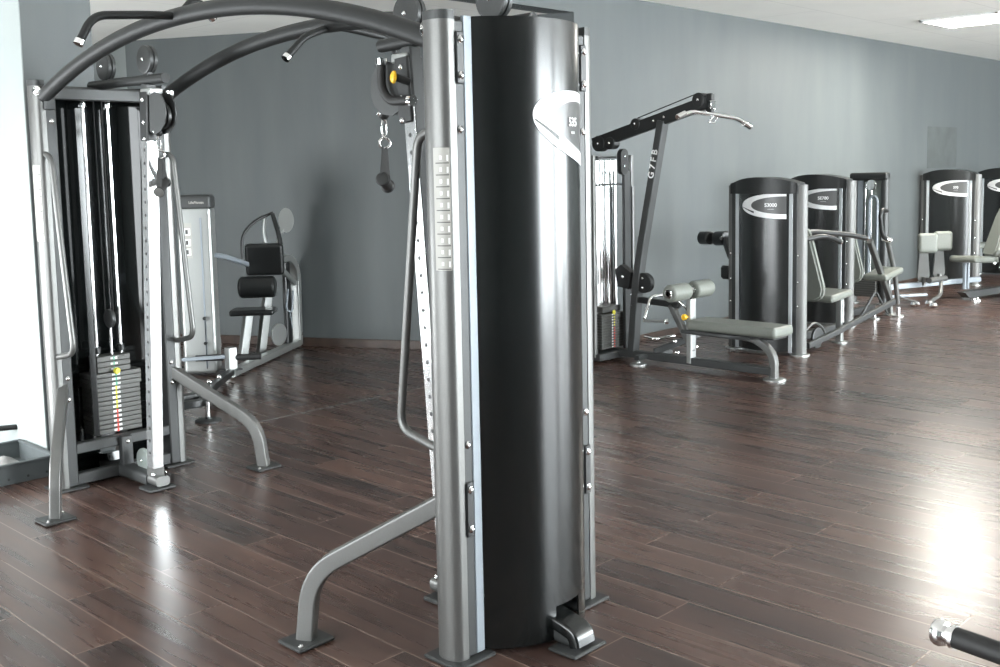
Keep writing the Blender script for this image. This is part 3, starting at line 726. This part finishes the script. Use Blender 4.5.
for x_, y_, w_ in ((.86, -.28, .215), (1.30, -.28, .20)):
    pad(Cc, 'knee_pad', (x_, y_, .685), (w_, .09, .225), RZ(-52), r=.035)
    MB().prism([(-.045, .60), (.045, .60), (.068, .32), (.04, .25), (-.04, .25), (-.065, .30)], -.014, .014, 'y').build('knee_plate', STACK, Cc).matrix_local = Matrix.Translation((x_ + .02, y_ + .05, -.01)) @ Matrix.Rotation(math.radians(-52), 4, 'Z')
    MB().cyl((x_, y_ + .03, .20), (x_, y_ + .03, .30), .02, STEEL).build('knee_post', STEEL, Cc)
rtube(Cc, 'swing_tube', [(.78, -.34, .27), (1.14, -.38, .27)], .032, STEEL)
rtube(Cc, 'curved_arm', [(1.02, -.38, .25), (.92, -.42, .10), (.60, -.42, .05)], .022, STEEL, .12)
for p in ((.60, -.42, .05), (.48, -.30, .04), (.52, -.50, .04)): MB().lathe(p, (0, 0, 1), [(-.035, .035), (-.01, .045), (.02, .03)], seg=14).build('pivot_stud', CHROME, Cc)
pad(Cc, 'seat', (1.62, -.52, .46), (.52, .34, .075), RY(4) @ RZ(-10))
for q in (0, .09): rect(Cc, 'seat_post', [(1.47 + q, -.47, .12), (1.47 + q, -.47, .42)], .035, .035, STRIP, up=(1, 0, 0))
MB().prism([(-.32, .10), (-.22, .03), (.9, .03), (.9, .10)], -.05, .05, 'y').build('foot_platform', FRAME, Cc).matrix_local = Matrix.Translation((1.62, -.55, 0)) @ Matrix.Rotation(math.radians(-10), 4, 'Z')
for x_ in (1.36, 1.46): disc(Cc, (x_, -.62, 0), .045, CHROME)
bkp = MB(); bkp.prism([(-.20, 0), (.20, 0), (.24, .06), (.20, .46), (.13, .58), (-.13, .58), (-.20, .46), (-.24, .06)], -.035, .035, 'x'); bmesh.ops.bevel(bkp.bm, geom=bkp.bm.edges[:], offset=.02, segments=3, affect='EDGES')
bo = bkp.build('backrest', VINYL, Cc); [setattr(p, 'use_smooth', True) for p in bo.data.polygons]; zu = Vector((.13, -.14, .62)).normalized(); yu = Vector((.80, .55, 0)); yu = (yu - zu * yu.dot(zu)).normalized(); xu = yu.cross(zu); bo.matrix_local = Matrix.Translation((1.36, -.79, .52)) @ Matrix((xu, yu, zu)).transposed().to_4x4()
rtube(Cc, 'side_frame', [(1.66, -.94, 1.06), (1.44, -.96, .80), (1.56, -.96, .46), (1.80, -.96, .10)], .022, SILVER, .1)
MB().cyl((1.42, -.84, .76), (1.46, -.95, .78), .015, CHROME).build('hinge_bolt', CHROME, Cc)
rtube(Cc, 'side_handle', [(1.75, -.76, .48), (1.78, -.76, .40), (1.95, -.72, .30), (2.2, -.72, .22)], .018, FRAME, .06)
for p in ((1.66, -.72, .42), (1.75, -.76, .50), (1.80, -.74, .36)): MB().lathe(p, (-.5, -1, 0), [(0, .014), (.02, .018), (.03, .010)]).build('adjust_knob', CHROME, Cc)
# ---- machines D and E : towers further along the wall
D = empty('leg_machine', (11.45, 1.52, 0), label='black weight tower with white crescent behind the two square pale knee pads', category='gym machine')
weight_tower(D, .74, 1.44, .085, '370', '———')
rect(D, 'base_rail', [(.05, 0, .06), (.9, 0, .06)], .07, .07, FRAME); rect(D, 'seat_post', [(.7, 0, .06), (.7, 0, .42)], .05, .05, STEEL, up=(1, 0, 0)); pad(D, 'seat', (.75, 0, .46), (.4, .4, .07))
E_ = empty('leg_machine', (12.95, 1.36, 0), label='rightmost black weight tower, cut by the edge of the picture behind the reclining backrest', category='gym machine')
weight_tower(E_, .74, 1.44, .085, '360', '———')
rect(E_, 'base_rail', [(.05, 0, .06), (.9, 0, .06)], .07, .07, FRAME); rect(E_, 'seat_post', [(.7, 0, .06), (.7, 0, .42)], .05, .05, STEEL, up=(1, 0, 0)); pad(E_, 'seat', (.75, 0, .46), (.4, .4, .07))
# ------------------------------------------------------------------ lat pulldown and low row station
Lt = empty('lat_pulldown_machine', (4.4, 0, 0), label='lat pulldown and low row station with slanted mast, pale thigh rollers and long pale bench', category='gym machine')
rect(Lt, 'floor_rail', [(0, 1.74, .065), (0, .07, .065)], .07, .06, FRAME)
rect(Lt, 'bench_leg', [(0, .78, .305), (0, .22, .305), (0, .06, .20), (0, .06, .015)], .055, .055, STEEL, .14, up=(1, 0, 0)); disc(Lt, (0, .055, 0), .085)
rect(Lt, 'upright_post', [(0, .79, .05), (0, .79, .56)], .045, .075, SILVER, up=(1, 0, 0))
MB().box((-.025, .775, .50), (.004, .012, .16), bev=0).build('height_scale', BLACK, Lt)
MB().lathe((-.03, .80, .42), (-1, 0.2, 0), [(0, .010), (.03, .010), (.031, .024), (.05, .024), (.056, .012)], m=YELLOW).build('pull_pin_knob', YELLOW, Lt, label='yellow pull pin knob')
pad(Lt, 'bench_pad', (-.01, .355, .372), (.28, .77, .08), r=.028)
MB().box((0, .36, .325), (.20, .7, .02), bev=.003).build('bench_plate', BLACK, Lt)
rect(Lt, 'bench_rail', [(-.14, .78, .32), (-.14, .40, .315), (-.05, .22, .31)], .03, .03, FRAME, .06)
MB().cyl((-.30, .80, .625), (.26, .80, .625), .022, CHROME).build('roller_bar', CHROME, Lt)
for a, b in ((-.29, -.045), (.035, .27)):
    MB().lathe((a, .80, .625), (1, 0, 0), [(0, .048), (.008, .062), (.02, .068), (b - a - .02, .068), (b - a - .008, .062), (b - a, .048)], seg=28).build('thigh_roller', VINYL, Lt, label='pale grey thigh roller')
    for q, d in ((a, -1), (b, 1)): MB().lathe((q, .80, .625), (d, 0, 0), [(0, .035), (.006, .035), (.010, .02)]).build('roller_cap', CHROME, Lt)
rect(Lt, 'mast', [(0, 1.36, .09), (0, 1.30, .75), (0, 1.05, 1.96)], .065, .085, FRAME, .25, up=(1, 0, 0))
tx = text('G 7 F B', 'mast_lettering', WHITE, Lt, Vector((-.0435, 1.120, 1.62)), axes((0, -.2066, 1), (0, 1, .2066)), .075)
# overhead boom: two side plates
for q in (-1, 1): rect(Lt, 'boom_plate', [(q * .030, 1.74, 1.80), (q * .030, .62, 2.085)], .008, .095, ARCH, 0, up=(0, 0, 1))
rect(Lt, 'boom_beam', [(0, 1.70, 1.795), (0, .62, 2.07)], .045, .07, BLACK, 0)
for y, z, r in ((.70, 2.10, .055), (1.30, 1.945, .045), (1.68, 1.80, .065), (1.56, 1.80, .05)):
    MB().lathe((-.042, y, z), (1, 0, 0), [(0, r * .8), (.006, r), (.078, r), (.084, r * .8)], seg=24).build('boom_pulley', BLACK, Lt); bolt(Lt, (-.044, y, z), (-1, 0, 0), .009)
for y in (1.02, 1.12): bolt(Lt, (-.036, y, 1.985 - (y - 1.02) * .25), (-1, 0, 0), .009)
MB().cyl((0, .72, 2.155), (0, 1.30, 1.992), .004, CABLE).build('cable', CABLE, Lt)
MB().box((0, .615, 2.06), (.05, .05, .17), RX(-14) and None, bev=.006).build('boom_end', BLACK, Lt)
MB().box((-.0, .60, 2.06), (.075, .03, .06), bev=.004).build('boom_end_plate', CHROME, Lt)
for z in (1.685, 1.46): MB().box((-.05, 1.66, z), (.42, .30, .014), bev=.003).build('guard_ring', FRAME, Lt)
for x_, y_, m_ in ((-.28, 1.54, STEEL), (.17, 1.50, STEEL), (-.22, 1.82, STEEL), (.14, 1.82, STEEL)):
    rect(Lt, 'upright', [(x_, y_, .05), (x_, y_, 1.70)], .035, .035, m_, up=(1, 0, 0))
MB().box((.085, 1.485, .82), (.09, .03, 1.5), bev=.006).build('cable_column', BLACK, Lt)
MB().prism([(-.03 + .05 * math.cos(t), 1.645 + (.055 if math.sin(t) > 0 else -.055) + .05 * math.sin(t)) for t in [k * PI / 8 for k in range(16)]], 1.41, 1.45, 'y', ARCH).build('pulley_cover', ARCH, Lt)
for z in (1.61, 1.69): bolt(Lt, (-.03, 1.41, z), (0, -1, 0), .008)
gz = MB()
gz.grid([[(-.235 + .0066 * k, 1.665 + .016 * math.sin(k * .62) + .006 * math.sin(k * 1.9), z) for k in range(61)] for z in (.34, 1.66)]); gz.build('back_guard', CHROME, Lt, label='wavy mirror like guard')
for x_ in (-.15, .0): MB().cyl((x_, 1.61, .12), (x_, 1.61, 1.66), .012, CHROME).build('guide_rod', CHROME, Lt)
for k in range(13):
    p = MB().box((-.06, 1.60, .115 + k * .0225), (.30, .16, .021), STACK, bev=.002)
    p.box((-.07, 1.519, .115 + k * .0225), (.016, .002, .010), WHITE, bev=0); p.box((-.045, 1.519, .115 + k * .0225), (.016, .002, .010), RED if k < 8 else YLAB, bev=0)
    p.build('weight_plate', STACK, Lt)
MB().box((-.06, 1.60, .43), (.24, .13, .05), bev=.003).build('top_plate', STACK, Lt)
MB().lathe((-.06, 1.52, .405), (0, -1, 0), [(0, .014), (.012, .018), (.02, .010)], m=YLAB).build('selector_pin', YLAB, Lt, label='yellow selector pin')
MB().box((-.06, 1.66, .05), (.46, .36, .06), bev=.006).build('stack_base', FRAME, Lt)
for x_, y_ in ((-.12, 1.22), (.26, 1.20)):
    disc(Lt, (x_, y_, 0), .07); 
rect(Lt, 'cross_foot', [(-.14, 1.22, .06), (.30, 1.20, .06)], .05, .04, FRAME)
rect(Lt, 'low_boom', [(0, 1.33, .52), (0, .90, .50)], .05, .05, BLACK, 0)
rect(Lt, 'low_brace', [(0, .98, .50), (0, .80, .20), (0, .79, .14)], .05, .05, STEEL, .05)
MB().lathe((-.03, 1.24, .66), (1, 0, 0), [(0, .075), (.006, .082), (.054, .082), (.06, .075)], seg=24).build('low_pulley', ARCH, Lt)
for z in (.70, .62): bolt(Lt, (-.032, 1.24, z), (-1, 0, 0), .009)
for z in (.56, .47): bolt(Lt, (-.034, 1.345, z), (-1, 0, 0), .008)
MB().prism([(1.50, .62), (1.38, .60), (1.36, .74), (1.46, .80), (1.52, .76)], -.03, .03, 'x').build('gusset_plate', ARCH, Lt); bolt(Lt, (-.032, 1.44, .70), (-1, 0, 0), .012)
rtube(Lt, 'row_footrest', [(-.22, 1.08, .26), (-.22, .98, .25), (0, .95, .25)], .012, CHROME, .03)
rect(Lt, 'foot_brace', [(.0, 1.15, .10), (.20, .95, .20), (.30, .90, .24)], .05, .05, FRAME, .05)
for p in ((.10, 1.02, .19), (.22, .93, .25), (.10, 1.00, .10), (.22, .90, .14)): bolt(Lt, (p[0] - .02, p[1] - .02, p[2]), (-.7, -.7, .1), .012)
rect(Lt, 'pulldown_column', [(.15, 1.47, .06), (.15, 1.47, 1.44)], .03, .03, STEEL, 0, up=(1, 0, 0))
# hanging bars of the station
LB = empty('lat_bar', (4.42, .60, 1.985), math.radians(2), label='long chrome lat bar with bent ends hanging from the overhead boom', category='pulldown bar')
MB().tube([(-.50, .0, -.03), (-.30, .0, .015), (.0, .0, .0), (.36, 0, -.022), (.56, 0, -.085)], .017, fil=.07, seg=14).build('bar', CHROME, LB)
for x_, a in ((-.50, (-.50, -.03)), (.56, (.56, -.085))): MB().lathe((a[0], 0, a[1]), (-1 if x_ < 0 else 1, 0, -.3), [(-.10, .021), (0, .021), (.006, .016)]).build('bar_sleeve', CHROME, LB)
MB().tube([(0, 0, .015), (.02, 0, .05), (-.015, 0, .07), (-.03, 0, .03)], .006, fil=.02).build('snap_hook', CHROME, LB)
MB().tube([(.0, 0, -.015), (-.10, -.02, -.06), (-.02, -.02, -.065), (.06, 0, -.02)], .006, fil=.02).build('swivel_hook', CHROME, LB)
RH = empty('row_handle', (4.22, .99, .515), label='small chrome double row handle resting on the low boom', category='cable handle')
MB().tube([(-.10, .05, -.10), (.02, .07, .06), (.17, -.02, .075), (.20, -.12, -.02)], .012, fil=.03, seg=12).build('frame', CHROME, RH)
MB().cyl((-.11, .05, -.115), (.0, -.07, -.125), .011, STEEL).build('grip', BLACK, RH)
MB().lathe((.0, -.07, -.125), (.7, -.7, 0), [(0, .016), (.01, .022), (.03, .022), (.036, .012)]).build('grip_end', CHROME, RH)
MB().cyl((.20, -.12, -.02), (.20, -.20, -.10), .012, CHROME).build('lower_arm', CHROME, RH)
# ------------------------------------------------------------------ silver abdominal machine by the slanted wall
Ab = empty('abdominal_machine', (2.4, 3.9, 0), label='silver painted abdominal machine with black pads in front of the slanted blue grey wall', category='gym machine')
v = lambda x, y, z: (x - 2.4, y - 3.9, z)
tw = Matrix.Rotation(math.radians(-42), 3, 'Z')
tc_ = Vector(v(1.81, 3.74, .69))
MB().box(tc_, (.27, .20, 1.34), rot=tw, bev=.03, seg=3, smooth=True).build('tower_shell', SILVER, Ab)
MB().box(tc_ + Vector((0, 0, .70)), (.28, .21, .12), rot=tw, bev=.03, seg=3, smooth=True).build('tower_cap', FRAME, Ab, label='dark grey tower cap')
fn = tw @ Vector((0, -1, 0)); sx_ = tw @ Vector((1, 0, 0))
fl_ = tc_ + fn * .101
text('LifeFitness', 'cap_lettering', LGREY, Ab, fl_ + Vector((0, 0, .70)) + fn * .006 + sx_ * .03, axes(sx_, (0, 0, 1)), .028)
MB().box(fl_ + sx_ * -.055 + Vector((0, 0, .40)), (.075, .004, .28), rot=tw, bev=0).build('exercise_placard', LGREY, Ab)
for k, z in enumerate((.47, .385, .31)):
    lab = MB(); lab.box(fl_ + sx_ * -.055 + fn * .003 + Vector((0, 0, z)), (.055, .002, .055), WHITE, rot=tw, bev=0)
    lab.box(fl_ + sx_ * -.055 + fn * .0045 + Vector((0, 0, z)), (.02, .002, .035), STACK, rot=tw, bev=0)
    lab.build('placard_picture', WHITE, Ab)
MB().box(fl_ + sx_ * .055 + fn * .001 + Vector((0, 0, -.02)), (.014, .006, 1.2), rot=tw, bev=0).build('selector_slot', STRIP, Ab)
MB().box(fl_ + sx_ * .055 + fn * .004 + Vector((0, 0, -.42)), (.006, .006, .42), rot=tw, bev=0).build('slot_gap', BLACK, Ab)
for z in (-.22, -.42): MB().lathe(fl_ + sx_ * .055 + Vector((0, 0, z)), fn, [(0, .012), (.03, .014), (.036, .008)]).build('selector_pin', BLACK, Ab)
MB().lathe(v(1.98, 3.87, .20), Vector((.55, -.83, 0)), [(0, .125), (.02, .125), (.024, .115)], m=SILVER, seg=28).build('round_guard', SILVER, Ab)
# base
rect(Ab, 'base_rail', [v(3.10, 4.26, .04), v(1.84, 3.38, .045)], .075, .06, SILVER, 0)
rect(Ab, 'front_rail', [v(1.84, 3.38, .05), v(1.30, 2.75, .10), v(.93, 2.25, .12), v(.80, 2.30, .12)], .055, .05, BLACK, .1)
rect(Ab, 'front_cross', [v(.75, 2.42, .13), v(1.05, 2.40, .14)], .05, .05, BLACK, 0)
disc(Ab, v(.955, 2.22, 0), .085, FRAME); MB().cyl(v(.955, 2.22, .02), v(.955, 2.22, .13), .016, CHROME).build('foot_stem', CHROME, Ab)
for p in (v(1.30, 2.78, .14), v(1.5, 2.98, .12)): bolt(Ab, p, (-.5, -.7, .4), .012)
rect(Ab, 'foot_post', [v(1.88, 3.43, .06), v(1.88, 3.43, .24)], .075, .075, SILVER, 0, up=(1, 0, 0)); MB().box(v(1.88, 3.43, .065), (.13, .13, .012), bev=.004).build('foot_post_plate', FRAME, Ab)
rect(Ab, 'link_bar', [v(1.84, 3.45, .17), v(1.45, 3.72, .16)], .03, .03, STRIP, 0)
rtube(Ab, 'foot_grip', [v(1.90, 3.42, .16), v(2.06, 3.28, .16)], .025, RUBBER)
rtube(Ab, 'foot_grip', [v(1.68, 3.62, .16), v(1.84, 3.48, .16)], .025, RUBBER)
# seat on two tubes
rect(Ab, 'seat_post', [v(2.36, 4.03, .02), v(2.43, 4.02, .40)], .06, .075, SILVER, 0, up=(1, 0, 0))
rect(Ab, 'back_post', [v(2.57, 4.07, .02), v(2.65, 4.04, .56)], .06, .075, SILVER, 0, up=(1, 0, 0))
pad(Ab, 'seat', v(2.45, 3.97, .425), (.38, .26, .05), RZ(-42), BVINYL, r=.02)
pad(Ab, 'chest_pad', v(2.60, 3.99, .865), (.33, .09, .28), RZ(-42) @ RX(8), BVINYL, r=.03)
MB().lathe(v(2.37, 4.06, .635), Vector((.74, -.67, 0)), [(0, .06), (.012, .085), (.03, .095), (.29, .095), (.31, .085), (.32, .06)], seg=28).build('pad_roller', BVINYL, Ab, label='black padded roller')
rect(Ab, 'tower_link', [v(1.90, 3.66, .965), v(2.10, 3.80, .93), v(2.50, 4.08, .82)], .03, .04, STRIP, 0)
rtube(Ab, 'overhead_arm', [v(2.42, 4.06, .88), v(2.42, 4.06, 1.08), v(2.54, 4.04, 1.20), v(2.72, 4.02, 1.265)], .013, BLACK, .2)
rect(Ab, 'shoulder_strap', [v(2.69, 3.98, 1.26), v(2.70, 3.90, 1.06), v(2.69, 3.86, .90)], .045, .018, BLACK, .05)
rect(Ab, 'shoulder_tube', [v(2.66, 4.05, 1.24), v(2.64, 4.05, 1.10), v(2.66, 4.05, .98)], .035, .02, SILVER, .06)
rect(Ab, 'cam_arm', [v(2.90, 4.12, 1.16), v(2.78, 4.05, .98)], .035, .03, SILVER, 0)
cam_ = MB(); cam_.lathe((0, 0, 0), (0, 0, 1), [(0, .085), (.015, .085)], m=SILVER, seg=24); co = cam_.build('cam_disc', SILVER, Ab); co.matrix_local = Matrix.Translation(v(2.90, 4.08, 1.19)) @ lookrot((-.6, -.75, .05)).to_4x4() @ Matrix.Scale(1.3, 4, (0, 1, 0)) @ Matrix.Scale(.8, 4, (1, 0, 0))
rect(Ab, 'back_frame', [v(2.72, 4.0, .84), v(2.96, 4.16, .86), v(3.10, 4.25, .72), v(3.10, 4.26, .02)], .06, .08, SILVER, .14, up=(1, 0, 0))
for z in (.52, .66, .12): bolt(Ab, v(3.135, 4.235, z), (.5, -.8, 0), .012)
MB().box(v(2.93, 4.16, .42), (.11, .04, .78), rot=RZ(34), bev=.01).build('rear_shield', BLACK, Ab)
MB().lathe(v(2.78, 4.10, .17), Vector((.25, -.95, 0)), [(0, .10), (.015, .10), (.018, .09)], m=SILVER, seg=24).build('cable_wheel', SILVER, Ab)
MB().tube([v(2.85, 4.02, .58), v(2.82, 4.02, .40), v(2.88, 4.02, .36), v(2.90, 4.02, .56)], .009, fil=.03).build('cable_loop', STRIP, Ab)
MB().cyl(v(2.86, 4.02, .36), v(2.88, 4.02, .22), .006, STRIP).build('cable', STRIP, Ab)
rect(Ab, 'rear_brace', [v(2.78, 4.05, .78), v(3.06, 4.22, .60)], .04, .05, SILVER, 0)
# ------------------------------------------------------------------ storage box by the pillar, with cloth
Bx = empty('storage_box', (-.70, 2.0, 0), label='open grey plastic box on the floor beside the pale pillar', category='box')
bw, bd, bh = .92, .50, .105
f = MB(); f.box((0, -bd / 2, bh / 2), (bw, .014, bh), bev=.003); f.box((0, bd / 2, bh / 2), (bw, .014, bh), bev=.003)
f.box((-bw / 2, 0, bh / 2), (.014, bd, bh), bev=.003); f.box((bw / 2, 0, bh / 2), (.014, bd, bh), bev=.003); f.box((0, 0, .006), (bw, bd, .010), bev=0)
f.build('box_body', BOXM, Bx)
rm = MB(); 
for q in (-1, 1): rm.box((0, q * bd / 2, bh), (bw + .02, .026, .012), bev=.003); rm.box((q * bw / 2, 0, bh), (.026, bd + .02, .012), bev=.003)
rm.build('rim', BOXM, Bx)
for k in range(9): MB().cyl((-.40 + k * .1, -bd / 2 - .006, .03), (-.40 + k * .1, -bd / 2 - .0085, .03), .007, BLACK).build('rivet', BLACK, Bx)
Cl = MB(); rows = []
for i in range(15):
    r = []
    for j in range(15):
        u, w_ = i / 14 - .5, j / 14 - .5
        hgt = max(0, .085 * (1 - (2 * u) ** 2) * (1 - (2 * w_) ** 2)) * (.75 + .35 * math.sin(9 * u + 3 * w_) * math.cos(7 * w_ - 2 * u))
        r.append((u * .40, w_ * .30, .002 + hgt))
    rows.append(r)
Cl.grid(rows); Cl.grid([[(x, y, 0.0) for x, y, z in r] for r in rows])
clo = Cl.build('folded_cloth', CLOTH); clo.location = (-.48, 1.98, .0125); clo['label'] = 'crumpled pale grey cloth lying in the open grey box'; clo['category'] = 'cloth'
# dark lever handle entering the picture at the left edge
Hd = empty('lever_stand', (-.95, 2.62, 0), label='dark handle tip of a stand at the left edge against the bright pillar side', category='gym machine')
disc(Hd, (0, 0, 0), .10, FRAME); MB().cyl((0, 0, .02), (0, 0, .20), .02, STEEL).build('stand', FRAME, Hd)
MB().tube([(0, 0, .16), (.05, -.02, .185), (.74, -.28, .165)], .016, fil=.04).build('handle', BLACK, Hd)
# ------------------------------------------------------------------ bar end close to the camera
Fb = empty('machine_lever', (-1.32, -4.25, 0), label='dark tube with rounded chrome end at the bottom right corner', category='gym machine')
q = lambda x, y, z: (x + 1.32, y + 4.25, z)
e0 = Vector(q(-1.180, -3.383, .953)); d_ = Vector((.10, .98, .02)).normalized()
gb = MB().tube([e0, e0 - d_ * .4, q(-1.32, -4.25, .93)], .0145, seg=20).build('handle_tube', RUBBER, Fb)
MB().lathe(e0, d_, [(-.002, .0155), (.003, .016), (.005, .012), (.010, .012), (.012, .0165), (.017, .0185), (.023, .0185), (.028, .0155), (.030, .009)], seg=28).build('chrome_end', CHROME, gb, label='rounded chrome end cap')
rect(Fb, 'post', [(0, 0, .02), (0, 0, .97)], .06, .06, STEEL, 0, up=(1, 0, 0)); MB().box((0, 0, .01), (.3, .3, .02), bev=.006).build('base_plate', FRAME, Fb)
